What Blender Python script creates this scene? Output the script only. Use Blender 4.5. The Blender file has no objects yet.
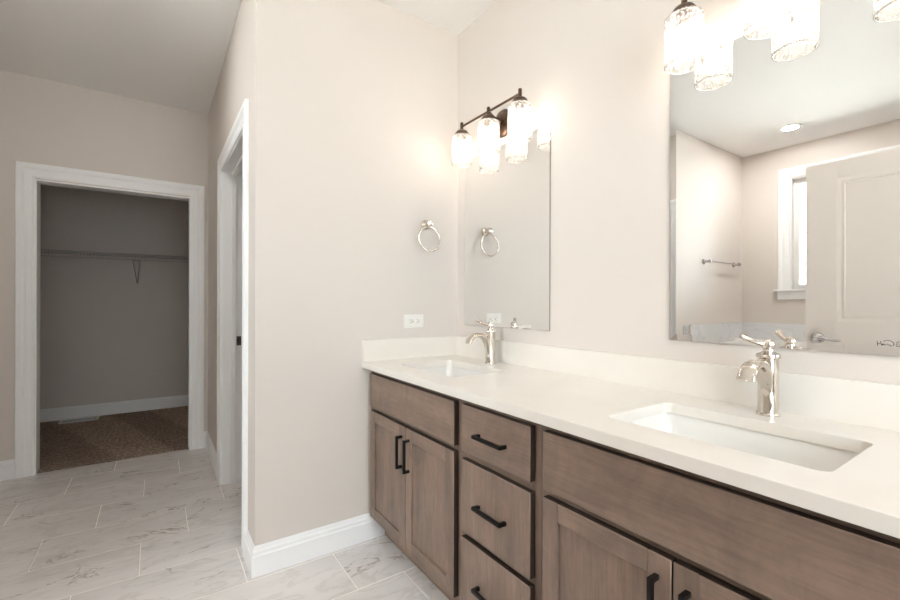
import bpy, bmesh, math, random
from mathutils import Vector, Matrix
random.seed(7)
scene = bpy.context.scene
COL = scene.collection
PI = math.pi

# ------------------------------------------------------------------ camera
cam_d = bpy.data.cameras.new('camera')
cam = bpy.data.objects.new('camera', cam_d)
COL.objects.link(cam)
cam_d.sensor_width = 36.0
cam_d.lens = 431.8 / 900 * 36
cam_d.shift_y = 2.5 / 900
cam_d.clip_start = 0.02
cam.matrix_world = (Matrix.Translation((0, 0, 1.196)) @ Matrix.Rotation(math.radians(-34.353), 4, 'Z')
                    @ Matrix.Rotation(PI / 2, 4, 'X') @ Matrix.Rotation(0.0025, 4, 'Z'))
scene.camera = cam

# ------------------------------------------------------------------ world, exposure
SKY_BRIGHT, SKY_DIM = 9.5, 2.2
world = bpy.data.worlds.new('daylight')
scene.world = world
world.use_nodes = True
bg = world.node_tree.nodes['Background']
bg.inputs[0].default_value = (0.84, 0.92, 1.0, 1)
# overcast sky, brightest on the side of the tub window
wn, wl = world.node_tree.nodes, world.node_tree.links
wtc = wn.new('ShaderNodeTexCoord')
wsx = wn.new('ShaderNodeSeparateXYZ')
wl.new(wtc.outputs['Generated'], wsx.inputs[0])
wmr = wn.new('ShaderNodeMapRange')
wmr.inputs['From Min'].default_value = -0.5
wmr.inputs['From Max'].default_value = 0.2
wmr.inputs['To Min'].default_value = SKY_BRIGHT
wmr.inputs['To Max'].default_value = SKY_DIM
wl.new(wsx.outputs['X'], wmr.inputs['Value'])
wl.new(wmr.outputs[0], bg.inputs[1])
vs = scene.view_settings
vs.view_transform = 'Standard'
vs.look = 'None'
vs.exposure = 0.92
vs.gamma = 1.0
vs.use_curve_mapping = False
cy = scene.cycles
cy.max_bounces = 14
cy.diffuse_bounces = 7
cy.glossy_bounces = 6
cy.transmission_bounces = 8
cy.transparent_max_bounces = 16
cy.caustics_reflective = False
cy.caustics_refractive = False
cy.sample_clamp_indirect = 6.0
BULB = 14.0        # vanity bulbs
CAN = 235.0         # recessed ceiling lights


def portal(name, loc, rot, sx, sy):
    l = bpy.data.lights.new(name, 'AREA')
    l.shape = 'RECTANGLE'
    l.size, l.size_y = sx, sy
    l.cycles.is_portal = True
    o = bpy.data.objects.new(name, l)
    o.location = loc
    o.rotation_euler = rot
    COL.objects.link(o)
    return o


portal('daylight_portal', (-2.40, 1.08, 1.90), (0, -PI / 2, 0), 1.25, 1.3)
portal('daylight_portal', (0.35, -1.71, 1.50), (PI / 2, 0, PI), 1.45, 1.75)  # sky portal of the added rear window

sun_d = bpy.data.lights.new('sun', 'SUN')
sun_d.energy = 230.0
sun_d.angle = 0.01
sun_d.color = (1.0, 1.0, 1.0)
sun = bpy.data.objects.new('sun', sun_d)
sun.rotation_euler = (0, math.radians(32), 0)      # over the roof from the vanity side, on to the ground outside the tub window
COL.objects.link(sun)

# ------------------------------------------------------------------ key dimensions (metres)
XM = 1.44      # vanity wall (mirrors)
YB = 2.035     # partition wall with the towel ring
XH = 0.362     # right wall of the hall
YC = 4.07      # wall with the closet opening
HC = 2.74      # ceiling
XHL = -0.946   # left wall of the hall
XT = -2.27     # window wall over the tub
XD = -0.39     # face of the open door

# ------------------------------------------------------------------ materials


def lin(r, g, b):
    f = lambda v: (v / 255) / 12.92 if v / 255 <= 0.04045 else ((v / 255 + 0.055) / 1.055) ** 2.4
    return (f(r), f(g), f(b), 1)


def mat(name, color=None, rough=0.5, metal=0.0, spec=0.5, coat=0.0):
    m = bpy.data.materials.new(name)
    m.use_nodes = True
    p = m.node_tree.nodes['Principled BSDF']
    if color:
        p.inputs['Base Color'].default_value = color
    p.inputs['Roughness'].default_value = rough
    p.inputs['Metallic'].default_value = metal
    p.inputs['Specular IOR Level'].default_value = spec
    p.inputs['Coat Weight'].default_value = coat
    return m, m.node_tree.nodes, m.node_tree.links, p


def N(nodes, typ, **kw):
    n = nodes.new(typ)
    for k, v in kw.items():
        setattr(n, k, v)
    return n


def mix(nodes, links, fac, a, b, mode='MIX'):
    n = nodes.new('ShaderNodeMix')
    n.data_type = 'RGBA'
    n.blend_type = mode
    for sock, v in ((n.inputs[0], fac), (n.inputs[6], a), (n.inputs[7], b)):
        if hasattr(v, 'is_linked'):
            links.new(v, sock)
        else:
            sock.default_value = v
    return n.outputs[2]


def ramp(nodes, links, src, stops):
    r = nodes.new('ShaderNodeValToRGB')
    els = r.color_ramp.elements
    while len(els) < len(stops):
        els.new(0.5)
    for e, (p, c) in zip(els, stops):
        e.position = p
        e.color = c if len(c) == 4 else (*c, 1)
    links.new(src, r.inputs[0])
    return r.outputs[0]


def noise(nodes, links, vec, scale, detail=4, rough=0.5, dist=0.0):
    n = nodes.new('ShaderNodeTexNoise')
    n.inputs['Scale'].default_value = scale
    n.inputs['Detail'].default_value = detail
    n.inputs['Roughness'].default_value = rough
    n.inputs['Distortion'].default_value = dist
    if vec is not None:
        links.new(vec, n.inputs['Vector'])
    return n.outputs['Fac']


def bump(nodes, links, p, src, strength, dist=0.002):
    b = nodes.new('ShaderNodeBump')
    b.inputs['Strength'].default_value = strength
    b.inputs['Distance'].default_value = dist
    links.new(src, b.inputs['Height'])
    links.new(b.outputs[0], p.inputs['Normal'])


def coords(nodes, links, scale=(1, 1, 1), rot=(0, 0, 0)):
    tc = nodes.new('ShaderNodeTexCoord')
    mp = nodes.new('ShaderNodeMapping')
    mp.inputs['Scale'].default_value = scale
    mp.inputs['Rotation'].default_value = rot
    links.new(tc.outputs['Object'], mp.inputs['Vector'])
    return mp.outputs[0]


def paint(name, col, rough=0.6, var=0.03, bmp=0.06):
    m, n, l, p = mat(name, col, rough, spec=0.3)
    v = coords(n, l)
    f = noise(n, l, v, 1.7, 3)
    dark = tuple(c * (1 - var) for c in col[:3]) + (1,)
    l.new(mix(n, l, f, dark, col), p.inputs['Base Color'])
    bump(n, l, p, noise(n, l, v, 260, 2), bmp, 0.001)
    return m


M = {}
M['wall'] = paint('greige_wall_paint', lin(216, 208, 201))
M['ceiling'] = paint('ceiling_paint', lin(242, 240, 238), 0.8)
M['trim'] = paint('white_trim_paint', lin(244, 244, 244), 0.35, 0.01, 0.01)
M['door_paint'] = paint('door_paint', lin(240, 234, 228), 0.4, 0.01, 0.01)


def wood(name, axis, base=(133, 114, 101)):
    m, n, l, p = mat(name, None, 0.42, spec=0.4)
    oi = n.new('ShaderNodeObjectInfo')
    tc = n.new('ShaderNodeTexCoord')
    off = N(n, 'ShaderNodeVectorMath', operation='SCALE')
    cmb = n.new('ShaderNodeCombineXYZ')
    for i in range(3):
        l.new(oi.outputs['Random'], cmb.inputs[i])
    l.new(cmb.outputs[0], off.inputs[0])
    off.inputs['Scale'].default_value = 37.0
    add = N(n, 'ShaderNodeVectorMath', operation='ADD')
    l.new(tc.outputs['Object'], add.inputs[0])
    l.new(off.outputs[0], add.inputs[1])

    def mp(s):
        k = n.new('ShaderNodeMapping')
        k.inputs['Scale'].default_value = s
        l.new(add.outputs[0], k.inputs['Vector'])
        return k.outputs[0]
    long_ = (6, 6, 1) if axis == 'z' else (6, 1, 6)
    fine = (60, 60, 3) if axis == 'z' else (60, 3, 60)
    cloud = noise(n, l, mp(long_), 1.6, 5, 0.6, 0.6)
    c1 = ramp(n, l, cloud, [(0.28, lin(*[c * 0.86 for c in base])), (0.52, lin(*base)), (0.78, lin(*[min(255, c * 1.12) for c in base]))])
    g = noise(n, l, mp(fine), 2.2, 3, 0.6, 0.3)
    grain = ramp(n, l, g, [(0.35, (0.80, 0.79, 0.78)), (0.6, (1, 1, 1))])
    c2 = mix(n, l, 0.7, c1, grain, 'MULTIPLY')
    blot = ramp(n, l, noise(n, l, mp((5, 5, 3.2)), 2.1, 5, 0.7, 0.8), [(0.36, (0.80, 0.79, 0.80)), (0.62, (1.06, 1.03, 1.0))])
    l.new(mix(n, l, 0.8, c2, blot, 'MULTIPLY'), p.inputs['Base Color'])
    bump(n, l, p, g, 0.08, 0.001)
    return m


M['wood_v'] = wood('stained_maple_upright', 'z')
M['wood_h'] = wood('stained_maple_across', 'y')
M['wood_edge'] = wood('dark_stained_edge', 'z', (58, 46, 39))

m, n, l, p = mat('white_quartz', lin(240, 236, 229), 0.3, spec=0.5)
v = coords(n, l)
f = ramp(n, l, noise(n, l, v, 5, 3), [(0.35, lin(226, 220, 212)), (0.65, lin(230, 225, 218))])
l.new(f, p.inputs['Base Color'])
M['quartz'] = m
M['porcelain'] = mat('porcelain', lin(228, 226, 222), 0.08, spec=0.6)[0]

m, n, l, p = mat('polished_nickel', lin(214, 206, 197), 0.06, 1.0)
M['nickel'] = m
m, n, l, p = mat('polished_chrome', lin(205, 204, 204), 0.05, 1.0)
M['chrome'] = m
M['black'] = mat('matte_black_metal', lin(28, 26, 25), 0.35, 0.6)[0]
m, n, l, p = mat('oiled_bronze', lin(84, 66, 54), 0.38, 0.85)
l.new(ramp(n, l, noise(n, l, coords(n, l), 60, 3), [(0.3, lin(70, 54, 44)), (0.7, lin(104, 84, 69))]), p.inputs['Base Color'])
M['bronze'] = m
M['mirror'] = mat('silvered_mirror', (0.90, 0.905, 0.90, 1), 0.0, 1.0)[0]
M['mirror_edge'] = mat('mirror_edge', lin(120, 112, 100), 0.3, 0.4)[0]
M['plastic'] = mat('white_plastic', lin(232, 229, 224), 0.3)[0]
M['grey_plastic'] = mat('grey_plastic', lin(190, 191, 193), 0.35)[0]
M['slot'] = mat('dark_slot', lin(60, 56, 52), 0.6)[0]
M['ink'] = mat('dark_ink', lin(48, 44, 42), 0.5)[0]
M['steel'] = mat('dark_steel', lin(92, 88, 86), 0.35, 0.7)[0]
M['wire'] = mat('coated_wire', lin(172, 171, 170), 0.4)[0]


def emit(name, col, s):
    m = bpy.data.materials.new(name)
    m.use_nodes = True
    nt = m.node_tree
    nt.nodes.clear()
    o = nt.nodes.new('ShaderNodeOutputMaterial')
    e = nt.nodes.new('ShaderNodeEmission')
    e.inputs[0].default_value = col
    e.inputs[1].default_value = s
    nt.links.new(e.outputs[0], o.inputs[0])
    return m


M['bulb'] = emit('lit_bulb', (1.0, 0.91, 0.82, 1), BULB)
M['can'] = emit('lit_lens', (1.0, 0.98, 0.95, 1), CAN)
M['can_dim'] = emit('lit_lens_dim', (1.0, 0.97, 0.93, 1), CAN * 0.35)


def seeded_glass():
    m = bpy.data.materials.new('seeded_glass')
    m.use_nodes = True
    nt = m.node_tree
    n, l = nt.nodes, nt.links
    n.clear()
    o = n.new('ShaderNodeOutputMaterial')
    tr = n.new('ShaderNodeBsdfTransparent')
    tr.inputs[0].default_value = (0.97, 0.96, 0.94, 1)
    gl = n.new('ShaderNodeBsdfGlossy')
    gl.inputs['Roughness'].default_value = 0.04
    fr = n.new('ShaderNodeFresnel')
    fr.inputs[0].default_value = 1.18
    a = n.new('ShaderNodeMixShader')
    l.new(fr.outputs[0], a.inputs[0])
    l.new(tr.outputs[0], a.inputs[1])
    l.new(gl.outputs[0], a.inputs[2])
    df = n.new('ShaderNodeBsdfDiffuse')
    df.inputs[0].default_value = (0.9, 0.88, 0.85, 1)
    tl = n.new('ShaderNodeBsdfTranslucent')
    tl.inputs[0].default_value = (0.95, 0.93, 0.9, 1)
    d2 = n.new('ShaderNodeMixShader')
    d2.inputs[0].default_value = 0.6
    l.new(df.outputs[0], d2.inputs[1])
    l.new(tl.outputs[0], d2.inputs[2])
    v = coords(n, l, (1, 1, 0.6))
    vo = n.new('ShaderNodeTexVoronoi')
    vo.inputs['Scale'].default_value = 150
    vo.inputs['Randomness'].default_value = 1.0
    l.new(v, vo.inputs['Vector'])
    seeds = ramp(n, l, vo.outputs['Distance'], [(0.22, (1, 1, 1)), (0.42, (0, 0, 0))])
    mm = n.new('ShaderNodeMath')
    mm.operation = 'MULTIPLY_ADD'
    l.new(seeds, mm.inputs[0])
    mm.inputs[1].default_value = 0.55
    mm.inputs[2].default_value = 0.08
    b = n.new('ShaderNodeMixShader')
    l.new(mm.outputs[0], b.inputs[0])
    l.new(a.outputs[0], b.inputs[1])
    l.new(d2.outputs[0], b.inputs[2])
    l.new(b.outputs[0], o.inputs[0])
    return m


M['seeded'] = seeded_glass()
m, n, l, p = mat('thick_glass_rim', lin(245, 243, 240), 0.1)
p.inputs['Transmission Weight'].default_value = 0.35
M['rim'] = m


def pane_glass():
    m = bpy.data.materials.new('window_pane_glass')
    m.use_nodes = True
    n, l = m.node_tree.nodes, m.node_tree.links
    n.clear()
    o = n.new('ShaderNodeOutputMaterial')
    tr = n.new('ShaderNodeBsdfTransparent')
    tr.inputs[0].default_value = (0.96, 0.98, 0.97, 1)
    gl = n.new('ShaderNodeBsdfGlossy')
    gl.inputs['Roughness'].default_value = 0.0
    fr = n.new('ShaderNodeFresnel')
    fr.inputs[0].default_value = 1.45
    a = n.new('ShaderNodeMixShader')
    l.new(fr.outputs[0], a.inputs[0])
    l.new(tr.outputs[0], a.inputs[1])
    l.new(gl.outputs[0], a.inputs[2])
    l.new(a.outputs[0], o.inputs[0])
    return m


M['pane'] = pane_glass()


def marble(name, base, soft, vein, scale=1.0, attr=None, rough=0.22, stretch=(1, 2.6, 1)):
    m, n, l, p = mat(name, None, rough, spec=0.5)
    tc = n.new('ShaderNodeTexCoord')
    src = tc.outputs['Object']
    if attr:
        at = n.new('ShaderNodeAttribute')
        at.attribute_name = attr
        sc = N(n, 'ShaderNodeVectorMath', operation='SCALE')
        l.new(at.outputs['Color'], sc.inputs[0])
        sc.inputs['Scale'].default_value = 23.0
        ad = N(n, 'ShaderNodeVectorMath', operation='ADD')
        l.new(src, ad.inputs[0])
        l.new(sc.outputs[0], ad.inputs[1])
        src = ad.outputs[0]
    mp = n.new('ShaderNodeMapping')
    mp.inputs['Rotation'].default_value = (0, 0, 0.42)
    mp.inputs['Scale'].default_value = stretch
    l.new(src, mp.inputs['Vector'])
    v = mp.outputs[0]

    def ridge(s, w, d):
        f = noise(n, l, v, s, 5, 0.55, d)
        a = N(n, 'ShaderNodeMath', operation='SUBTRACT')
        l.new(f, a.inputs[0])
        a.inputs[1].default_value = 0.5
        b = N(n, 'ShaderNodeMath', operation='ABSOLUTE')
        l.new(a.outputs[0], b.inputs[0])
        return ramp(n, l, b.outputs[0], [(0.0, (1, 1, 1)), (w, (0, 0, 0))])
    cloud = ramp(n, l, noise(n, l, v, 2.2 * scale, 4, 0.6, 0.4), [(0.35, (0, 0, 0)), (0.7, (1, 1, 1))])
    c = mix(n, l, cloud, base, soft)
    r1 = ridge(1.3 * scale, 0.008, 0.9)
    gate = ramp(n, l, noise(n, l, v, 2.9 * scale, 2), [(0.44, (0, 0, 0)), (0.58, (1, 1, 1))])
    k = N(n, 'ShaderNodeMath', operation='MULTIPLY')
    l.new(r1, k.inputs[0])
    l.new(gate, k.inputs[1])
    k2 = N(n, 'ShaderNodeMath', operation='MULTIPLY')
    l.new(k.outputs[0], k2.inputs[0])
    k2.inputs[1].default_value = 0.7
    c = mix(n, l, k2.outputs[0], c, vein)
    r2 = ridge(2.6 * scale, 0.035, 1.4)
    k3 = N(n, 'ShaderNodeMath', operation='MULTIPLY')
    l.new(r2, k3.inputs[0])
    k3.inputs[1].default_value = 0.16
    c = mix(n, l, k3.outputs[0], c, vein)
    l.new(c, p.inputs['Base Color'])
    return m


M['tile'] = marble('marble_look_tile', lin(225, 220, 217), lin(213, 208, 205), lin(138, 120, 107), 1.0, 'tile_shift')
M['grout'] = paint('pale_grout', lin(246, 240, 233), 0.8)
M['tub_tile'] = marble('grey_veined_wall_tile', lin(228, 228, 229), lin(219, 220, 222), lin(150, 150, 152), 0.9, None, 0.15, (1, 1, 1.8))

m, n, l, p = mat('brown_carpet', None, 0.95, spec=0.1)
v = coords(n, l)
f = noise(n, l, v, 55, 5, 0.75)
c = ramp(n, l, f, [(0.32, lin(104, 88, 76)), (0.5, lin(166, 146, 130)), (0.68, lin(222, 203, 186))])
w = n.new('ShaderNodeTexWave')
w.wave_profile = 'TRI'
w.inputs['Scale'].default_value = 0.55
w.inputs['Distortion'].default_value = 4.0
w.inputs['Detail'].default_value = 1.0
l.new(coords(n, l, (1, .5, 1), (0, 0, -0.75)), w.inputs['Vector'])
tr_ = ramp(n, l, w.outputs['Fac'], [(0.45, (0.88, 0.88, 0.88)), (0.60, (1.12, 1.10, 1.08))])
l.new(mix(n, l, 1.0, c, tr_, 'MULTIPLY'), p.inputs['Base Color'])
bump(n, l, p, f, 1.0, 0.02)
M['carpet'] = m

m, n, l, p = mat('tree_leaves', None, 0.6)
l.new(ramp(n, l, noise(n, l, coords(n, l), 5, 3), [(0.3, lin(70, 110, 60)), (0.7, lin(120, 160, 95))]), p.inputs['Base Color'])
M['leaf'] = m
M['bark'] = paint('tree_bark', lin(110, 90, 75), 0.9)
M['bounce_ground'] = paint('bounce_ground', lin(214, 214, 210), 0.9, 0.05)  # ground colour raised to near white, to bounce light onto the ceiling

# ------------------------------------------------------------------ mesh helpers


class MB:
    """collects shapes, builds one mesh object"""

    def __init__(self):
        self.v, self.f, self.mi, self.flat = [], [], [], set()

    def add(self, vs, fs, mi=0):
        o = len(self.v)
        self.v += [tuple(x) for x in vs]
        self.f += [tuple(i + o for i in f) for f in fs]
        self.mi += [mi] * len(fs)
        return self

    def bm(self, b, mi=0, mx=None):
        b.verts.index_update()
        vs = [(mx @ q.co) if mx else q.co.copy() for q in b.verts]
        fs = [[q.index for q in f.verts] for f in b.faces]
        b.free()
        return self.add(vs, fs, mi)

    def box(self, lo, hi, bev=0.0, seg=2, mi=0, mx=None):
        b = bmesh.new()
        bmesh.ops.create_cube(b, size=1)
        for q in b.verts:
            q.co = Vector([(lo[i] + hi[i]) / 2 + q.co[i] * (hi[i] - lo[i]) for i in range(3)])
        if bev:
            bmesh.ops.bevel(b, geom=list(b.edges), offset=bev, segments=seg, affect='EDGES', profile=0.5)
        b.normal_update()
        k = len(self.f)
        for i, f in enumerate(b.faces):
            if max(abs(c) for c in f.normal) > 0.9995:
                self.flat.add(k + i)
        return self.bm(b, mi, mx)

    def rings(self, rings, cap0=True, cap1=True, closed=True, mi=0, loop=False):
        n = len(rings[0])
        vs = [p for r in rings for p in r]
        fs = []
        cnt = len(rings)
        for i in range(cnt if loop else cnt - 1):
            j = (i + 1) % cnt
            for k in range(n if closed else n - 1):
                k2 = (k + 1) % n
                fs.append((i * n + k, i * n + k2, j * n + k2, j * n + k))
        if cap0 and not loop:
            fs.append(tuple(range(n))[::-1])
        if cap1 and not loop:
            fs.append(tuple((cnt - 1) * n + k for k in range(n)))
        return self.add(vs, fs, mi)

    def lathe(self, prof, c=(0, 0, 0), n=28, mi=0, mx=None, cap0=True, cap1=True, sx=1, sy=1):
        rs = []
        for r, z in prof:
            ring = [Vector((c[0] + sx * r * math.cos(2 * PI * k / n), c[1] + sy * r * math.sin(2 * PI * k / n), c[2] + z)) for k in range(n)]
            rs.append([mx @ q for q in ring] if mx else ring)
        return self.rings(rs, cap0, cap1, mi=mi)

    def tube(self, pts, r, n=12, mi=0, loop=False, sec=None, up=None):
        """sweep a circle of radius r (number or list) or cross-section sec(i)->[(a,b)] along pts"""
        P = [Vector(q) for q in pts]
        rs = []
        prev = None
        for i, q in enumerate(P):
            if loop:
                t = (P[(i + 1) % len(P)] - P[i - 1]).normalized()
            else:
                t = (P[min(i + 1, len(P) - 1)] - P[max(i - 1, 0)]).normalized()
            ref = Vector(up) if up else (Vector((0, 0, 1)) if abs(t.z) < 0.9 else Vector((1, 0, 0)))
            if prev is not None and not up:
                ref = prev
            a = (ref - t * ref.dot(t)).normalized()
            prev = a
            b = t.cross(a)
            if sec:
                rs.append([q + a * x + b * y for x, y in sec(i)])
            else:
                rr = r[i] if isinstance(r, (list, tuple)) else r
                rs.append([q + a * (rr * math.cos(2 * PI * k / n)) + b * (rr * math.sin(2 * PI * k / n)) for k in range(n)])
        return self.rings(rs, mi=mi, loop=loop)

    def ball(self, c, r, mi=0, u=18, v=12, s=(1, 1, 1)):
        b = bmesh.new()
        bmesh.ops.create_uvsphere(b, u_segments=u, v_segments=v, radius=r)
        for q in b.verts:
            q.co = Vector((q.co.x * s[0] + c[0], q.co.y * s[1] + c[1], q.co.z * s[2] + c[2]))
        return self.bm(b, mi)

    def build(self, name, mats, parent=None, base=None, smooth=38, kind=None, fix=True):
        me = bpy.data.meshes.new(name)
        off = Vector(base) if base is not None else Vector((0, 0, 0))
        me.from_pydata([Vector(q) - off for q in self.v], [], self.f)
        ms = mats if isinstance(mats, (list, tuple)) else [mats]
        for x in ms:
            me.materials.append(M[x] if isinstance(x, str) else x)
        for pl, i in zip(me.polygons, self.mi):
            pl.material_index = i
        b = bmesh.new()
        b.from_mesh(me)
        if fix:
            bmesh.ops.recalc_face_normals(b, faces=b.faces)
        if smooth:
            b.faces.ensure_lookup_table()
            for i, f in enumerate(b.faces):
                f.smooth = i not in self.flat
            for e in b.edges:
                if len(e.link_faces) == 2 and e.calc_face_angle(0) > math.radians(smooth):
                    e.smooth = False
        b.to_mesh(me)
        b.free()
        o = bpy.data.objects.new(name, me)
        o.location = off
        COL.objects.link(o)
        if parent:
            o.parent = parent
            w, a = Vector(parent.location), parent.parent
            while a:
                w, a = w + a.location, a.parent
            o.location = off - w
        if kind:
            o['kind'] = kind
        return o


def thing(name, label, cat, loc, group=None):
    o = bpy.data.objects.new(name, None)
    o.empty_display_size = 0.05
    o.location = loc
    o['label'] = label
    o['category'] = cat
    if group:
        o['group'] = group
    COL.objects.link(o)
    return o


def tag(o, label, cat, group=None):
    o['label'] = label
    o['category'] = cat
    if group:
        o['group'] = group
    return o


def dup(root, delta, label, first=None):
    r = root.copy()
    COL.objects.link(r)
    r.location = root.location + Vector(delta)
    r['label'] = label
    for ch in root.children:
        c = ch.copy()
        COL.objects.link(c)
        c.parent = r
        for g in ch.children:
            d = g.copy()
            COL.objects.link(d)
            d.parent = c
    return r


def rrect(cx, cy_, w, h, r, n=6):
    """rounded rectangle points (2D)"""
    pts = []
    for (sx, sy, a0) in ((1, 1, 0), (-1, 1, PI / 2), (-1, -1, PI), (1, -1, 1.5 * PI)):
        for k in range(n + 1):
            a = a0 + k / n * PI / 2
            pts.append((cx + sx * (w / 2 - r) + r * math.cos(a), cy_ + sy * (h / 2 - r) + r * math.sin(a)))
    return pts


def sweep_plan(mb, path, prof, mi=0):
    """profile [(out, z)] swept along plan path [(x, y)], out = to the left of travel, mitred"""
    P = [Vector((x, y)) for x, y in path]
    rs = []
    for i, q in enumerate(P):
        d0 = (P[i] - P[i - 1]).normalized() if i > 0 else None
        d1 = (P[i + 1] - P[i]).normalized() if i < len(P) - 1 else None
        n0 = Vector((-d0.y, d0.x)) if d0 else None
        n1 = Vector((-d1.y, d1.x)) if d1 else None
        if n0 is None:
            m_ = n1
        elif n1 is None:
            m_ = n0
        else:
            m_ = (n0 + n1)
            m_ = m_ / (m_.dot(n0)) if abs(m_.dot(n0)) > 1e-6 else n0
        rs.append([(q.x + m_.x * o, q.y + m_.y * o, z) for o, z in prof])
    return mb.rings(rs, mi=mi)


CASING = [(0.0, 0.0), (0.0, 0.011), (0.008, 0.0125), (0.0105, 0.008), (0.014, 0.007), (0.046, 0.0105), (0.048, 0.007), (0.054, 0.0075),
          (0.062, 0.014), (0.070, 0.0185), (0.091, 0.0185), (0.097, 0.014), (0.097, 0.0)]


def frame_sweep(mb, path, fn, prof=CASING, closed=False, mi=0):
    """casing swept round an opening. path in (u,v); fn(u, v, w) -> world; the profile's first number runs away from the opening"""
    P = [Vector(q) for q in path]
    rs = []
    n = len(P)
    for i, q in enumerate(P):
        d0 = (P[i] - P[i - 1]).normalized() if (i > 0 or closed) else None
        d1 = (P[(i + 1) % n] - P[i]).normalized() if (i < n - 1 or closed) else None
        n0 = Vector((-d0.y, d0.x)) if d0 else None
        n1 = Vector((-d1.y, d1.x)) if d1 else None
        if n0 is None:
            m_ = n1
        elif n1 is None:
            m_ = n0
        else:
            m_ = n0 + n1
            m_ = m_ / m_.dot(n0)
        rs.append([fn(q.x + m_.x * o, q.y + m_.y * o, w) for o, w in prof])
    return mb.rings(rs, mi=mi, loop=closed)


# ------------------------------------------------------------------ room shell
S = 'structure'


def slab(name, boxes, m, base=None):
    mb = MB()
    for lo, hi in boxes:
        mb.box(lo, hi)
    return mb.build(name, m, kind=S, smooth=0)


# tiled floor: recessed grout bed and one bevelled slab per tile
PY, Y0, QX = 0.3097, 2.0091, 0.609
OFFS = {-2: 0.915, -1: 0.702, 0: 0.330, 1: -0.055, 2: 0.148, 3: 0.352, 4: -0.055, 5: 0.148, 6: -0.235}
PAT = [0.1, 0.52, 0.31]
mb = MB()
shifts = []
G = 0.0042
XA, XB, YA, YE = -2.27, 1.44, -1.60, 4.10


def tile(x0, x1, y0, y1):
    x0, x1 = max(x0, XA), min(x1, XB)
    y0, y1 = max(y0, YA), min(y1, YE)
    if x1 - x0 < 0.012 or y1 - y0 < 0.012:
        return
    g, b, z = G / 2, 0.0012, 0.0
    vs = [(x0 + g, y0 + g, -0.004), (x1 - g, y0 + g, -0.004), (x1 - g, y1 - g, -0.004), (x0 + g, y1 - g, -0.004),
          (x0 + g, y0 + g, -b), (x1 - g, y0 + g, -b), (x1 - g, y1 - g, -b), (x0 + g, y1 - g, -b),
          (x0 + g + b, y0 + g + b, z), (x1 - g - b, y0 + g + b, z), (x1 - g - b, y1 - g - b, z), (x0 + g + b, y1 - g - b, z)]
    fs = [(0, 1, 5, 4), (1, 2, 6, 5), (2, 3, 7, 6), (3, 0, 4, 7), (4, 5, 9, 8), (5, 6, 10, 9), (6, 7, 11, 10), (7, 4, 8, 11), (8, 9, 10, 11)]
    mb.add(vs, fs, 0)
    sh = (random.random(), random.random(), random.random())
    shifts.extend([sh] * 9)


for k in range(-12, 8):
    off = OFFS.get(k, PAT[k % 3])
    x = off
    while x > XA:
        x -= QX
    while x < XB:
        tile(x, x + QX, Y0 + k * PY, Y0 + (k + 1) * PY)
        x += QX
nt_ = len(mb.f)
mb.box((XA, YA, -0.12), (XB, YE, -0.0014), mi=1)
fl = mb.build('floor', ['tile', 'grout'], kind=S, smooth=0, fix=False)
ca = fl.data.color_attributes.new('tile_shift', 'FLOAT_COLOR', 'CORNER')
for pl in fl.data.polygons:
    c = shifts[pl.index] if pl.index < nt_ else (0, 0, 0)
    for li in pl.loop_indices:
        ca.data[li].color = (*c, 1)

slab('floor_closet', [((-1.3, 4.10, -0.12), (0.9, 5.8, 0.004))], 'carpet')
slab('ceiling', [((-2.39, -1.72, HC), (1.56, 4.19, HC + 0.1)), ((-1.42, 4.19, HC), (1.02, 5.92, HC + 0.1))], 'ceiling')
slab('wall_right', [((XM, -1.72, -0.12), (1.56, 4.19, HC))], 'wall')
slab('wall_back', [((XH, YB, 0), (XM, YB + 0.12, HC))], 'wall')
SY0, SY1, DH = 2.31, 3.17, 2.045      # side doorway in the hall
slab('wall_hall_right', [((XH, YB + 0.12, 0), (XH + 0.12, SY0 - 0.012, HC)), ((XH, SY1 + 0.012, 0), (XH + 0.12, YC, HC)),
                         ((XH, SY0 - 0.012, DH + 0.012), (XH + 0.12, SY1 + 0.012, HC))], 'wall')
CX0, CX1 = -0.674, 0.229              # closet opening
slab('wall_closet_front', [((-1.30, YC, 0), (CX0 - 0.012, YC + 0.12, HC)), ((CX1 + 0.012, YC, 0), (XM, YC + 0.12, HC)),
                           ((CX0 - 0.012, YC, 2.042), (CX1 + 0.012, YC + 0.12, HC))], 'wall')
slab('wall_closet_back', [((-1.42, 5.8, -0.12), (1.02, 5.92, HC))], 'wall')
slab('wall_closet_left', [((-1.42, YC + 0.12, -0.12), (-1.30, 5.8, HC))], 'wall')
slab('wall_closet_right', [((0.90, YC + 0.12, -0.12), (1.02, 5.8, HC))], 'wall')
slab('wall_hall_left', [((XHL - 0.12, YB + 0.12, 0), (XHL, YC, HC))], 'wall')
slab('wall_tub_end', [((XT, YB, 0), (XHL, YB + 0.12, HC))], 'wall')
WY0, WY1, WZ0, WZ1 = 0.55, 1.615, 1.335, 2.425     # window opening
slab('wall_left', [((XT - 0.14, -0.02, -0.12), (XT, WY0, HC)), ((XT - 0.14, WY1, -0.12), (XT, YB + 0.12, HC)),
                   ((XT - 0.14, WY0, -0.12), (XT, WY1, WZ0)), ((XT - 0.14, WY0, WZ1), (XT, WY1, HC))], 'wall')
slab('wall_entry', [((XT, -0.02, 0), (-0.44, 0.10, HC))], 'wall')
slab('wall_entry_side', [((-0.56, -1.6, 0), (-0.44, -0.02, HC))], 'wall')
VX0, VX1, VZ0, VZ1 = -0.35, 1.05, 0.65, 2.35        # added window behind the viewer, for fill daylight
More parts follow.
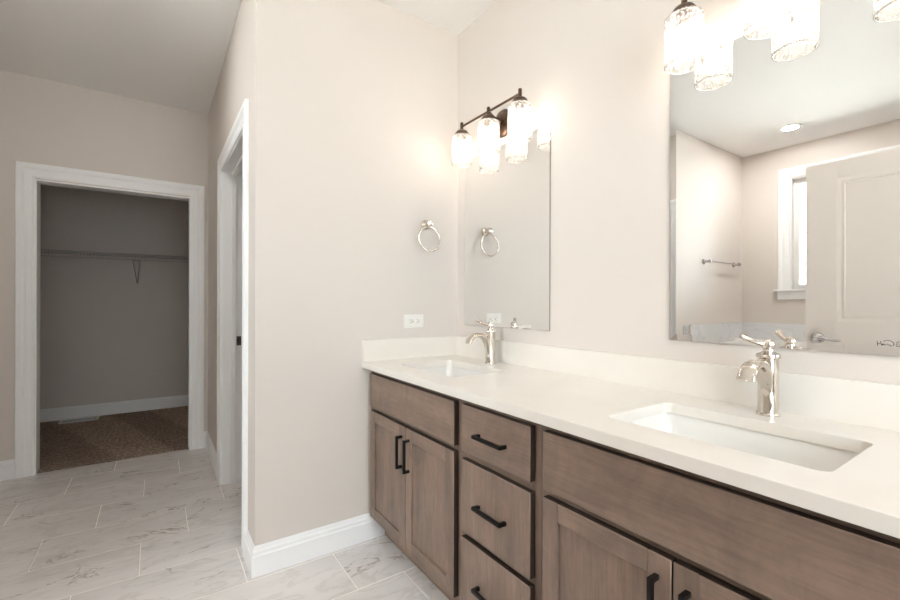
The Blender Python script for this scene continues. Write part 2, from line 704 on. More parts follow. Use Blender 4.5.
slab('wall_front', [((-0.56, -1.72, -0.12), (VX0, -1.60, HC)), ((VX1, -1.72, -0.12), (XM, -1.60, HC)),
                    ((VX0, -1.72, -0.12), (VX1, -1.60, VZ0)), ((VX0, -1.72, VZ1), (VX1, -1.60, HC))], 'wall')

# baseboards
BP = [(0, 0.001), (0.016, 0.001), (0.016, 0.089), (0.0105, 0.095), (0.0105, 0.102), (0.0125, 0.104), (0.0115, 0.110), (0.007, 0.115), (0.0065, 0.122), (0.003, 0.130), (0, 0.130)]


def baseboard(name, path):
    return sweep_plan(MB(), path, BP).build(name, 'trim', kind=S, smooth=20)


baseboard('baseboard_back', [(0.978, YB), (XH, YB), (XH, 2.213)])
baseboard('baseboard_hall_right', [(XH, 3.275), (XH, YC), (CX1 + 0.105, YC)])
baseboard('baseboard_hall_left', [(CX0 - 0.105, YC), (XHL, YC), (XHL, 3.262)])
baseboard('baseboard_tub_end', [(XHL, 2.258), (XHL, YB), (-1.19, YB)])
baseboard('baseboard_closet', [(0.90, YC + 0.12), (0.90, 5.8), (-1.3, 5.8), (-1.3, YC + 0.12)])

# tiled splash round the tub corner
mb = MB()
mb.box((XT + 0.001, YB - 0.012, 0.001), (-1.19, YB - 0.0005, 0.996), 0.002)
mb.box((XT + 0.0005, 0.101, 0.001), (XT + 0.012, YB - 0.012, 0.996), 0.002)
mb.build('trim_1', 'tub_tile', kind=S)

# closet doorway
d1 = bpy.data.objects.new('door_1', None)
d1['kind'] = S
d1.location = ((CX0 + CX1) / 2, YC, 0)
COL.objects.link(d1)
mb = MB()
frame_sweep(mb, [(CX1 + 0.008, 0.0), (CX1 + 0.008, 2.048), (CX0 - 0.008, 2.048), (CX0 - 0.008, 0.0)][::-1],
            lambda u, v, w: (u, YC - w, v))
mb.build('casing', 'trim', d1, d1.location, smooth=18)
mb = MB()
for a, b in ((CX0 - 0.012, CX0), (CX1, CX1 + 0.012)):
    mb.box((a, YC - 0.001, 0), (b, YC + 0.121, 2.03), 0.001)
mb.box((CX0 - 0.012, YC - 0.001, 2.03), (CX1 + 0.012, YC + 0.121, 2.042), 0.001)
mb.build('jamb', 'trim', d1, d1.location)

# side doorway in the hall
d2 = bpy.data.objects.new('door_2', None)
d2['kind'] = S
d2.location = (XH, (SY0 + SY1) / 2, 0)
COL.objects.link(d2)
mb = MB()
frame_sweep(mb, [(SY0 - 0.006, 0.0), (SY0 - 0.006, DH + 0.006), (SY1 + 0.006, DH + 0.006), (SY1 + 0.006, 0.0)],
            lambda u, v, w: (XH - w, u, v))
mb.build('casing', 'trim', d2, d2.location, smooth=18)
mb = MB()
for a, b in ((SY0 - 0.012, SY0), (SY1, SY1 + 0.012)):
    mb.box((XH - 0.001, a, 0), (XH + 0.121, b, DH), 0.001)
mb.box((XH - 0.001, SY0 - 0.012, DH), (XH + 0.121, SY1 + 0.012, DH + 0.012), 0.001)
mb.build('jamb', 'trim', d2, d2.location)
mb = MB()
mb.box((0.415, SY1 - 0.011, 0), (0.4445, SY1, DH - 0.0112), 0.002)
mb.box((0.415, SY0, 0), (0.4445, SY0 + 0.011, DH - 0.0112), 0.002)
mb.box((0.415, SY0, DH - 0.011), (0.4445, SY1, DH), 0.002)
mb.build('door_stop', 'trim', d2, d2.location)
mb = MB()
mb.box((0.449, SY1 - 0.0018, 0.907), (0.4775, SY1 + 0.0002, 0.968), 0.0004)
sp = mb.build('strike_plate', 'steel', d2, d2.location)
sp['label'] = 'small dark metal strike plate'
MB().box((0.452, SY1 - 0.0026, 0.922), (0.467, SY1 - 0.0016, 0.953)).build('latch_hole', 'slot', sp, d2.location)

# closed white door in the left wall of the hall, glimpsed in the mirror's bevel
d4 = bpy.data.objects.new('door_4', None)
d4['kind'] = S
d4.location = (XHL, 2.75, 0)
COL.objects.link(d4)
mb = MB()
frame_sweep(mb, [(2.36, 0.0), (2.36, 2.048), (3.16, 2.048), (3.16, 0.0)], lambda u, v, w: (XHL + w, u, v))
mb.build('casing', 'trim', d4, d4.location, smooth=18)
mb = MB()
mb.box((XHL + 0.0005, 2.362, 0.008), (XHL + 0.004, 3.158, 2.045))
for a, b, c, d in ((2.364, 2.48, 0.01, 2.043), (3.04, 3.156, 0.01, 2.043), (2.48, 3.04, 0.01, 0.25), (2.48, 3.04, 0.86, 1.06), (2.48, 3.04, 1.93, 2.043)):
    mb.box((XHL + 0.004, a, c), (XHL + 0.009, b, d), 0.001)
mb.build('door_leaf', 'door_paint', d4, d4.location)
mb = MB()
mb.lathe([(0.031, 0.0), (0.029, 0.008), (0.012, 0.012), (0.011, 0.035), (0.024, 0.045), (0.027, 0.056), (0.020, 0.066), (0.004, 0.070)], mx=Matrix.Translation((XHL + 0.009, 2.43, 0.99)) @ Matrix.Rotation(PI / 2, 4, 'Y'))
mb.build('knob', 'chrome', d4, d4.location)

# window over the tub
w1 = bpy.data.objects.new('window_1', None)
w1['kind'] = S
w1.location = (XT, (WY0 + WY1) / 2, WZ0)
COL.objects.link(w1)
mb = MB()
frame_sweep(mb, [(WY0, WZ0 - 0.0), (WY0, WZ1), (WY1, WZ1), (WY1, WZ0 - 0.0)], lambda u, v, w: (XT + w, u, v))
mb.build('casing', 'trim', w1, w1.location, smooth=18)
MB().box((XT - 0.10, WY0 - 0.125, WZ0 - 0.022), (XT + 0.042, WY1 + 0.125, WZ0), 0.005).build('sill', 'trim', w1, w1.location)
MB().box((XT, WY0 - 0.097, WZ0 - 0.100), (XT + 0.016, WY1 + 0.097, WZ0 - 0.022), 0.003).build('apron', 'trim', w1, w1.location)
mb = MB()
for a, b in ((WY0, WY0 + 0.012), (WY1 - 0.012, WY1)):
    mb.box((XT - 0.139, a, WZ0), (XT, b, WZ1))
mb.box((XT - 0.139, WY0 + 0.012, WZ1 - 0.012), (XT, WY1 - 0.012, WZ1))
mb.build('jamb', 'trim', w1, w1.location)
mb = MB()
iy0, iy1, iz0, iz1 = WY0 + 0.012, WY1 - 0.012, WZ0, WZ1 - 0.012
ft = 0.045
mb.box((XT - 0.115, iy0, iz0), (XT - 0.060, iy0 + ft, iz1), 0.003)
mb.box((XT - 0.115, iy1 - ft, iz0), (XT - 0.060, iy1, iz1), 0.003)
mb.box((XT - 0.115, iy0 + ft, iz0), (XT - 0.060, iy1 - ft, iz0 + ft), 0.003)
mb.box((XT - 0.115, iy0 + ft, iz1 - ft), (XT - 0.060, iy1 - ft, iz1), 0.003)
mb.build('sash_frame', 'plastic', w1, w1.location)
mb = MB()
mb.box((XT - 0.094, iy0 + ft, 1.873), (XT - 0.080, iy1 - ft, 1.889), 0.002)
mb.box((XT - 0.094, (iy0 + iy1) / 2 - 0.008, iz0 + ft), (XT - 0.080, (iy0 + iy1) / 2 + 0.008, iz1 - ft), 0.002)
mb.build('muntin', 'plastic', w1, w1.location)
MB().box((XT - 0.092, iy0 + ft - 0.004, iz0 + ft - 0.004), (XT - 0.084, iy1 - ft + 0.004, iz1 - ft + 0.004)).build('pane', 'pane', w1, w1.location)

# invented window behind the viewer, put in as a source of fill daylight
w2 = bpy.data.objects.new('added_window', None)
w2['kind'] = S
w2.location = ((VX0 + VX1) / 2, -1.60, VZ0)
COL.objects.link(w2)
mb = MB()
frame_sweep(mb, [(VX0, VZ0), (VX0, VZ1), (VX1, VZ1), (VX1, VZ0)], lambda u, v, w: (u, -1.60 + w, v), closed=True)
mb.build('casing', 'trim', w2, w2.location, smooth=18)
mb = MB()
xm_ = (VX0 + VX1) / 2
for a, b, c, d in ((VX0, VX0 + .05, VZ0, VZ1), (VX1 - .05, VX1, VZ0, VZ1), (xm_ - .03, xm_ + .03, VZ0 + .05, VZ1 - .05), (VX0 + .05, VX1 - .05, VZ0, VZ0 + .05), (VX0 + .05, VX1 - .05, VZ1 - .05, VZ1)):
    mb.box((a, -1.70, c), (b, -1.66, d), 0.003)
mb.build('sash_frame', 'plastic', w2, w2.location)
MB().box((VX0 + .046, -1.683, VZ0 + .046), (VX1 - .046, -1.677, VZ1 - .046)).build('pane', 'pane', w2, w2.location)

# pale ground that bounces light in, and a tree outside the window
M['dark_ground'] = paint('grey_rear_ground', lin(120, 120, 120), 0.9, 0.05)  # unseen rear ground, toned down so less light bounces into the rear window
slab('ground', [((-30, -20, -0.9), (-2.43, 22, -0.62))], 'bounce_ground')
slab('ground_rear', [((-2.43, -20, -0.9), (16, -1.75, -0.62))], 'dark_ground')
t = thing('garden_tree', 'leafy green tree standing outside beyond the window, seen in the large mirror', 'tree', (-9.0, 4.6, -0.62))
MB().tube([(-9, 4.6, -0.62), (-9.02, 4.63, 0.4), (-8.97, 4.6, 1.5)], [0.10, 0.08, 0.05], 10).build('trunk', 'bark', t, t.location)
mb = MB()
rnd = random.Random(3)
for i in range(900):
    a, b = rnd.random() * 2 * PI, math.acos(rnd.uniform(-1, 1))
    rr = rnd.random() ** 0.35
    c = Vector((-9 + 0.9 * rr * math.sin(b) * math.cos(a), 4.6 + 1.0 * rr * math.sin(b) * math.sin(a), 1.15 + 1.0 * rr * math.cos(b)))
    q = Matrix.Rotation(rnd.random() * 6, 3, Vector((rnd.random() - .5, rnd.random() - .5, rnd.random() - .5)).normalized())
    s = rnd.uniform(0.05, 0.10)
    pts = [(-s, 0, 0), (-0.2 * s, 0.45 * s, 0.08 * s), (s, 0, 0), (-0.2 * s, -0.45 * s, 0.08 * s)]
    mb.add([c + q @ Vector(x) for x in pts], [(0, 1, 2, 3)])
fo = mb.build('foliage', 'leaf', t, t.location, smooth=0, fix=False)
fo['kind'] = 'stuff'

# open entry door
d3 = bpy.data.objects.new('door_3', None)
d3['kind'] = S
d3['label'] = 'open white panelled door with lever handle, seen in the large mirror'
d3.location = (XD, 0.135, 0)
COL.objects.link(d3)
DY0, DY1, DZ0, DZ1 = 0.135, 0.945, 0.010, 2.022
mb = MB()
core = 0.0235
mb.box((XD - 0.035 + 0.006, DY0 + 0.01, DZ0 + 0.01), (XD - 0.006, DY1 - 0.01, DZ1 - 0.01))
zs = [(DZ0, 0.25), (0.86, 1.09), (1.922, DZ1)]
for a, b in zs:
    mb.box((XD - 0.035, DY0 + 0.135, a), (XD, DY1 - 0.145, b), 0.0015)
mb.box((XD - 0.035, DY0, DZ0), (XD, DY0 + 0.1352, DZ1), 0.0015)
mb.box((XD - 0.035, DY1 - 0.1452, DZ0), (XD, DY1, DZ1), 0.0015)
PR = [(0.0, 0.0), (-0.006, -0.0005), (-0.016, -0.0055), (-0.020, -0.0055), (-0.034, -0.001), (-0.036, -0.0065)]
for a, b in ((0.25, 0.86), (1.09, 1.922)):
    for xs, sg in ((XD, 1), (XD - 0.035, -1)):
        path = [(DY0 + 0.135, a), (DY0 + 0.135, b), (DY1 - 0.145, b), (DY1 - 0.145, a)]
        frame_sweep(mb, path, lambda u, v, w: (xs + sg * w, u, v), [(o, w) for o, w in PR] + [(-0.036, -0.012), (0, -0.012)], closed=True)
leaf = mb.build('door_leaf', 'door_paint', d3, d3.location)
for sg, x in ((1, XD), (-1, XD - 0.035)):
    mb = MB()
    rot = Matrix.Translation((x, 0.885, 0.990)) @ Matrix.Rotation(sg * PI / 2, 4, 'Y')
    mb.lathe([(0.033, 0.0), (0.033, 0.006), (0.030, 0.010), (0.022, 0.013), (0.012, 0.016), (0.011, 0.034), (0.015, 0.038), (0.015, 0.050), (0.008, 0.056)], mx=rot)
    pts = [(x + sg * 0.045, 0.885, 0.990), (x + sg * 0.047, 0.865, 0.992), (x + sg * 0.047, 0.84, 0.991), (x + sg * 0.045, 0.81, 0.984), (x + sg * 0.045, 0.785, 0.983), (x + sg * 0.043, 0.772, 0.985)]
    mb.tube(pts, [0.010, 0.009, 0.008, 0.007, 0.0065, 0.005], 12)
    h = mb.build('lever_handle', 'chrome', d3, d3.location)
    h['label'] = 'polished lever handle on a round rosette'
MB().box((XD - 0.029, DY1 - 0.0005, 0.962), (XD - 0.006, DY1 + 0.0012, 1.018), 0.0005).build('latch_plate', 'steel', d3, d3.location)
for z in (0.2, 1.02, 1.82):
    MB().tube([(XD - 0.030, DY0 - 0.004, z - 0.045), (XD - 0.030, DY0 - 0.004, z + 0.045)], 0.006, 10).build('hinge', 'steel', d3, d3.location)
mb = MB()
mb.box((-0.46, 0.101, 0), (-0.425, 0.122, 2.06))
mb.build('door_jamb', 'trim', d3, d3.location)

# ------------------------------------------------------------------ vanity
ZT, TH = 0.898, 0.030            # counter top, thickness
ZB = ZT - TH
XF = 0.857                        # counter front edge
FX, DX = 0.907, 0.884             # face-frame front, door-front face
YL, YR = 2.033, 0.062             # vanity ends
YA1, YA2 = 1.243, 0.863           # cabinet joints
SINKS = (1.634, 0.477)
SW, SD = 0.456, 0.294
SX = 1.125                        # sink centre in X


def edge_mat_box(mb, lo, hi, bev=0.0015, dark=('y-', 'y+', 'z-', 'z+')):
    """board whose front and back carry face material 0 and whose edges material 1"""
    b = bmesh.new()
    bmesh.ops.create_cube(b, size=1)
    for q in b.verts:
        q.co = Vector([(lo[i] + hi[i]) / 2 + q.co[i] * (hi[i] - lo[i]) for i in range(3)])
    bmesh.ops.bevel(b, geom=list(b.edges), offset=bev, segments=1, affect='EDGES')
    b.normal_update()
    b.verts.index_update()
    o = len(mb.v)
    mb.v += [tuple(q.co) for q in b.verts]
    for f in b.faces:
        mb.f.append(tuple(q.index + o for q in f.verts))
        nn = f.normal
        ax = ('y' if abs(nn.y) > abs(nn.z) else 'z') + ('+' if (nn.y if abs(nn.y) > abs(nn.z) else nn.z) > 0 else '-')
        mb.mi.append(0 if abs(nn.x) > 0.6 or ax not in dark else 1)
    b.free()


def shaker(mb, y0, y1, z0, z1, w=0.052):
    """door with square-edged frame and recessed panel; materials: 0 upright grain, 1 dark edge, 2 grain across"""
    t = 0.0225
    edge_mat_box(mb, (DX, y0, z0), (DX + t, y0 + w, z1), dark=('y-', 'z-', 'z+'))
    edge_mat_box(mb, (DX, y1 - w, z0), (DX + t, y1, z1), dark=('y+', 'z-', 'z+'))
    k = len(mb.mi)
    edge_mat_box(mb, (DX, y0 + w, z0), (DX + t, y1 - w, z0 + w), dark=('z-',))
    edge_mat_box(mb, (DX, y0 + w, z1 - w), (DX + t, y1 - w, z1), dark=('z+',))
    for i in range(k, len(mb.mi)):
        if mb.mi[i] == 0:
            mb.mi[i] = 2
    mb.box((DX + 0.008, y0 + w - 0.004, z0 + w - 0.004), (DX + 0.018, y1 - w + 0.004, z1 - w + 0.004), mi=0)


def pull(parent, base, c, vert, L=0.150):
    mb = MB()
    s, r = 0.0055, 0.030
    x0 = DX
    if vert:
        mb.box((x0 - r, c[0] - s, c[1] - L / 2), (x0 - r + 2 * s, c[0] + s, c[1] + L / 2), 0.001)
        for e in (-1, 1):
            zc = c[1] + e * (L / 2 - s)
            mb.box((x0 - r + 2 * s - 0.001, c[0] - s, zc - s), (x0, c[0] + s, zc + s), 0.001)
    else:
        mb.box((x0 - r, c[0] - L / 2, c[1] - s), (x0 - r + 2 * s, c[0] + L / 2, c[1] + s), 0.001)
        for e in (-1, 1):
            yc = c[0] + e * (L / 2 - s)
            mb.box((x0 - r + 2 * s - 0.001, yc - s, c[1] - s), (x0, yc + s, c[1] + s), 0.001)
    return mb.build('pull', 'black', parent, base)


def cabinet_body(t, y0, y1, rails, mids=()):
    """carcass with recessed toe kick and face frame"""
    mb = MB()
    zt = ZB - 0.0005
    e = 0.0006
    y0 += e
    y1 -= e
    mb.box((FX + 0.019, y0, 0.110), (XM - 0.004, y0 + 0.014, zt))
    mb.box((FX + 0.019, y1 - 0.014, 0.110), (XM - 0.004, y1, zt))
    mb.box((FX + 0.019, y0 + 0.014, 0.110), (XM - 0.004, y1 - 0.014, 0.126))
    mb.box((XM - 0.012, y0 + 0.014, 0.126), (XM - 0.004, y1 - 0.014, zt))
    mb.box((FX, y0, 0.110), (FX + 0.019, y0 + 0.036, zt), 0.0008, 1)
    mb.box((FX, y1 - 0.036, 0.110), (FX + 0.019, y1, zt), 0.0008, 1)
    for a, b in rails:
        mb.box((FX, y0 + 0.036, a), (FX + 0.019, y1 - 0.036, b), 0.0008, 1, mi=1)
    # toe kick
    mb.box((0.980, y0, 0.001), (0.996, y1, 0.110), mi=1)
    return mb.build('body', ['wood_v', 'wood_h'], t, t.location)


ZD0, ZD1 = 0.137, 0.662       # doors
ZF0, ZF1 = 0.682, 0.843       # false front / top drawer


def sink_cabinet(y0, y1, ya, yb, label, grp):
    t = thing('sink_cabinet', label, 'cabinet', ((FX + XM) / 2, (y0 + y1) / 2, 0), grp)
    cabinet_body(t, y0, y1, [(0.110, 0.150), (0.648, 0.704), (0.832, ZB - 0.0005)])
    mb = MB()
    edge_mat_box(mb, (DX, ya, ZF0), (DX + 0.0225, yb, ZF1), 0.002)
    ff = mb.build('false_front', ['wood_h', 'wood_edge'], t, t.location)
    ym = (ya + yb) / 2
    for (a, b, py) in ((ya, ym - 0.0018, ym - 0.033), (ym + 0.0018, yb, ym + 0.033)):
        mb = MB()
        shaker(mb, a, b, ZD0, ZD1)
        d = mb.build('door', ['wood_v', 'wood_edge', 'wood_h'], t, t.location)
        pl = pull(d, t.location, (py, 0.550), True, 0.140)
        pl['label'] = 'square black bar pull'
    return t


CABG = 'sink cabinets of the vanity'
sink_cabinet(YA1, YL, 1.267, 1.992, 'grey-brown wooden sink cabinet at the left end of the vanity, against the towel ring wall', CABG)
sink_cabinet(YR, YA2, 0.116, 0.838, 'grey-brown wooden sink cabinet nearest the viewer, below the large mirror', CABG)
t = thing('drawer_cabinet', 'grey-brown wooden cabinet of three drawers between the two sink cabinets', 'cabinet', ((FX + XM) / 2, (YA1 + YA2) / 2, 0))
cabinet_body(t, YA2, YA1, [(0.110, 0.150), (0.372, 0.420), (0.644, 0.704), (0.832, ZB - 0.0005)])
for z0, z1 in ((ZF0, ZF1), (0.404, 0.653), (0.137, 0.383)):
    mb = MB()
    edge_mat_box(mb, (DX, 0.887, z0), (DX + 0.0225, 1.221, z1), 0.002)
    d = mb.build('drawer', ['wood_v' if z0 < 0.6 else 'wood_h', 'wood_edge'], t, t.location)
    pl = pull(d, t.location, (1.056, (z0 + z1) / 2 - 0.006), False, 0.140)
    pl['label'] = 'square black bar pull'


def slab_with_holes(outer, holes, z0, z1, bev):
    cu = bpy.data.curves.new('outline', 'CURVE')
    cu.dimensions = '2D'
    cu.fill_mode = 'BOTH'
    for pts in [outer] + holes:
        s = cu.splines.new('POLY')
        s.points.add(len(pts) - 1)
        for q, (x, y) in zip(s.points, pts):
            q.co = (x, y, 0, 1)
        s.use_cyclic_u = True
    cu.extrude = (z1 - z0) / 2 - bev
    cu.bevel_depth = bev
    cu.bevel_resolution = 1
    cu.offset = -bev
    o = bpy.data.objects.new('outline', cu)
    COL.objects.link(o)
    dg = bpy.context.evaluated_depsgraph_get()
    me = bpy.data.meshes.new_from_object(o.evaluated_get(dg))
    vs = [(q.co.x, q.co.y, q.co.z + (z0 + z1) / 2) for q in me.vertices]
    fs = [tuple(p_.vertices) for p_ in me.polygons]
    bpy.data.objects.remove(o)
    bpy.data.curves.remove(cu)
    bpy.data.meshes.remove(me)
    return vs, fs


t = thing('vanity_countertop', 'long white quartz countertop with two sink cutouts lying on the wooden cabinets', 'countertop', ((XF + XM) / 2, (YL + YR) / 2, ZB))
outer = [(XF, YR - 0.012), (XM - 0.001, YR - 0.012), (XM - 0.001, YB - 0.001), (XF, YB - 0.001)]
holes = [rrect(SX, sy, SD, SW, 0.022) for sy in SINKS]
vs_, fs_ = slab_with_holes(outer, holes, ZB, ZT, 0.0015)
MB().add(vs_, fs_).build('slab', 'quartz', t, t.location, smooth=0)
o = MB().box((XM - 0.021, YR - 0.012, ZT), (XM - 0.001, YB - 0.0215, 1.006), 0.0015).build('backsplash', 'quartz', None, (XM, (YL + YR) / 2, ZT))
tag(o, 'long low white quartz backsplash against the mirror wall, behind both faucets', 'backsplash')
o = MB().box((XF + 0.002, YB - 0.021, ZT), (XM - 0.001, YB - 0.001, 1.006), 0.0015).build('side_splash', 'quartz', None, ((XF + XM) / 2, YB, ZT))
tag(o, 'short white quartz side splash under the outlet on the partition wall', 'backsplash')


def sink(sy, label):
    t = thing('undermount_sink', label, 'sink', (SX, sy, 0.745), 'undermount sinks in the vanity')
    mb = MB()
    rs = []
    zr = ZB - 0.0008
    W, D = SW + 0.012, SD + 0.012
    spec = [(W + 0.05, D + 0.05, 0.035, zr - 0.012), (W + 0.05, D + 0.05, 0.035, zr), (W, D, 0.026, zr), (W - 0.004, D - 0.004, 0.028, zr - 0.006),
            (W - 0.022, D - 0.016, 0.034, zr - 0.05), (W - 0.05, D - 0.036, 0.045, zr - 0.095), (W - 0.085, D - 0.07, 0.050, zr - 0.112),
            (W - 0.20, D - 0.14, 0.05, zr - 0.117), (0.05, 0.05, 0.0249, zr - 0.1205)]
    for w, d, r, z in spec:
        rs.append([(x, y, z) for x, y in rrect(SX, sy, d, w, r)])
    mb.rings(rs, cap0=False, cap1=True)
    # outside shell
    rs = []
    for w, d, r, z in ((W + 0.05, D + 0.05, 0.035, zr - 0.012), (W + 0.012, D + 0.012, 0.036, zr - 0.014), (W - 0.03, D - 0.02, 0.05, zr - 0.105), (W - 0.08, D - 0.07, 0.05, zr - 0.128), (0.06, 0.06, 0.0299, zr - 0.131)):
        rs.append([(x, y, z) for x, y in rrect(SX, sy, d, w, r)])
    mb.rings(rs, cap0=False, cap1=True)
    mb.build('basin', 'porcelain', t, t.location, smooth=50)
    MB().lathe([(0.024, zr - 0.1205), (0.024, zr - 0.1175), (0.019, zr - 0.1165), (0.017, zr - 0.119), (0.014, zr - 0.1155), (0.004, zr - 0.1140)], (SX, sy, 0), 24).build('drain', 'nickel', t, t.location)
    return t


sink(SINKS[0], 'white rectangular sink set in the counter below the smaller looking mirror at left')
sink(SINKS[1], 'white rectangular sink set in the counter nearest the viewer, below the large mirror')

# faucets
FXC = 1.357


def faucet(fy, label):
    t = thing('faucet', label, 'faucet', (FXC, fy, ZT), 'faucets on the vanity counter')
    b = t.location
    c = (FXC, fy, ZT)
    MB().lathe([(0.0285, 0.0), (0.0285, 0.004), (0.0275, 0.007), (0.0255, 0.009)], c, 32, sy=0.94).build('base_flange', 'nickel', t, b)
    MB().lathe([(0.0255, 0.0085), (0.0250, 0.03), (0.0242, 0.08), (0.0245, 0.12), (0.0250, 0.150), (0.0295, 0.153), (0.0300, 0.158), (0.0285, 0.162),
                (0.0190, 0.166), (0.0130, 0.170), (0.0115, 0.176)], c, 32, sy=0.94).build('faucet_body', 'nickel', t, b)
    # broad arched spout
    path = [(FXC - 0.012, 0.040), (FXC - 0.016, 0.078), (FXC - 0.028, 0.110), (FXC - 0.046, 0.131), (FXC - 0.067, 0.141), (FXC - 0.091, 0.141), (FXC - 0.112, 0.133), (FXC - 0.128, 0.119), (FXC - 0.136, 0.104)]
    wid = [0.014, 0.017, 0.0195, 0.020, 0.0195, 0.0195, 0.020, 0.021, 0.0215]
    thk = [0.008, 0.009, 0.011, 0.0115, 0.011, 0.010, 0.0095, 0.009, 0.008]

    def sec(i):
        w, h = wid[i], thk[i]
        return [(h * (abs(math.cos(a)) ** 0.7) * (1 if math.cos(a) >= 0 else -1), w * (abs(math.sin(a)) ** 0.6) * (1 if math.sin(a) >= 0 else -1))
                for a in [2 * PI * k / 20 for k in range(20)]]
    # smooth the path
    pp, ii = [], []
    for i in range(len(path) - 1):
        for k in range(3):
            p0, p1, p2, p3 = path[max(i - 1, 0)], path[i], path[i + 1], path[min(i + 2, len(path) - 1)]
            u = k / 3
            q = [0.5 * ((2 * p1[j]) + (-p0[j] + p2[j]) * u + (2 * p0[j] - 5 * p1[j] + 4 * p2[j] - p3[j]) * u * u + (-p0[j] + 3 * p1[j] - 3 * p2[j] + p3[j]) * u ** 3) for j in range(2)]
            pp.append((q[0], fy, ZT + q[1]))
            ii.append(i + u)
    pp.append((path[-1][0], fy, ZT + path[-1][1]))
    ii.append(len(path) - 1)
    W_, T_ = wid[:], thk[:]
    lerp = lambda A, x: A[int(x)] + (A[min(int(x) + 1, len(A) - 1)] - A[int(x)]) * (x - int(x))
    wid, thk = [lerp(W_, x) for x in ii], [lerp(T_, x) for x in ii]
    MB().tube(pp, 0, sec=sec, up=(-0.05, 0, 1) if False else None).build('spout', 'nickel', t, b, smooth=60)
    mb = MB()
    mb.lathe([(0.0115, 0.175), (0.0145, 0.180), (0.0155, 0.188), (0.0140, 0.196), (0.0085, 0.2015), (0.002, 0.203)], c, 24)
    lv = [(FXC, fy, ZT + 0.187), (FXC - 0.014, fy + 0.013, ZT + 0.190), (FXC - 0.032, fy + 0.029, ZT + 0.198), (FXC - 0.042, fy + 0.038, ZT + 0.205), (FXC - 0.049, fy + 0.045, ZT + 0.210), (FXC - 0.0515, fy + 0.0475, ZT + 0.211)]
    mb.tube(lv, [0.008, 0.0066, 0.0074, 0.0094, 0.0092, 0.0045], 14)
    mb.build('lever_handle', 'nickel', t, b)
    return t


faucet(1.634, 'polished nickel faucet with arched spout in front of the farther, left mirror')
faucet(0.474, 'polished nickel faucet with arched spout in front of the large mirror nearest the viewer')

# ------------------------------------------------------------------ mirrors


def mirror(y0, y1, label):
    z0, z1 = 1.072, 1.987
    t = thing('wall_mirror', label, 'mirror', (XM, (y0 + y1) / 2, z0), 'mirrors over the vanity')
    bw, d = 0.0205, 0.0009
    xb, xf, xm = XM - 0.0005, XM - 0.0065, XM - 0.0065 + d
    mb = MB()

    def ring(o, x):
        return [(x, y0 + o, z0 + o), (x, y1 - o, z0 + o), (x, y1 - o, z1 - o), (x, y0 + o, z1 - o)]
    mb.rings([ring(0, xb), ring(0, xm)], cap0=True, cap1=False, mi=1)
    mb.rings([ring(0, xm), ring(bw, xf)], cap0=False, cap1=False, mi=0)
    mb.add(ring(bw, xf), [(0, 1, 2, 3)], 0)
    mb.build('bevelled_glass', ['mirror', 'mirror_edge'], t, t.location, smooth=0)
    return t, xf


mirror(1.323, 1.948, 'smaller looking rectangular mirror beside the corner, behind the farther faucet')
t, xf = mirror(0.172, 0.784, 'large looking rectangular mirror at right reflecting the window and open door')
# maker's script at the lower right of the glass
SX0, SY0_ = 780, 300


def on_mirror(u, v):
    px, py = 780 + u / 7.5, 300 + v / 7.5
    x, y = (px - 450), (py - 302.5)
    x, y = x + 0.0025 * y, y - 0.0025 * x
    s, c_ = math.sin(math.radians(34.353)), math.cos(math.radians(34.353))
    a, b, w = s + c_ * x / 431.8, c_ - s * x / 431.8, -y / 431.8
    k = (xf - 0.0006) / a
    return (xf - 0.0006, b * k, 1.196 + w * k)


strokes = [[(727, 308), (730, 324), (733, 343)], [(731, 326), (742, 328), (750, 326)], [(754, 309), (757, 326), (762, 341)],
           [(762, 338), (772, 327), (778, 330), (775, 340), (768, 340), (768, 332)], [(780, 329), (786, 340), (793, 330), (800, 340), (808, 329), (816, 338), (828, 336)],
           [(776, 311), (790, 304), (810, 302), (832, 308), (848, 319), (855, 332), (848, 343), (834, 346), (820, 342)],
           [(906, 317), (890, 314), (875, 318), (876, 327), (892, 329), (876, 334), (868, 343), (878, 350), (896, 349), (912, 340)]]
mb = MB()
for st in strokes:
    mb.tube([on_mirror(*q) for q in st], 0.0006, 6)
mb.build('maker_script', 'ink', t, t.location)

# ------------------------------------------------------------------ vanity lights
LX = 1.340


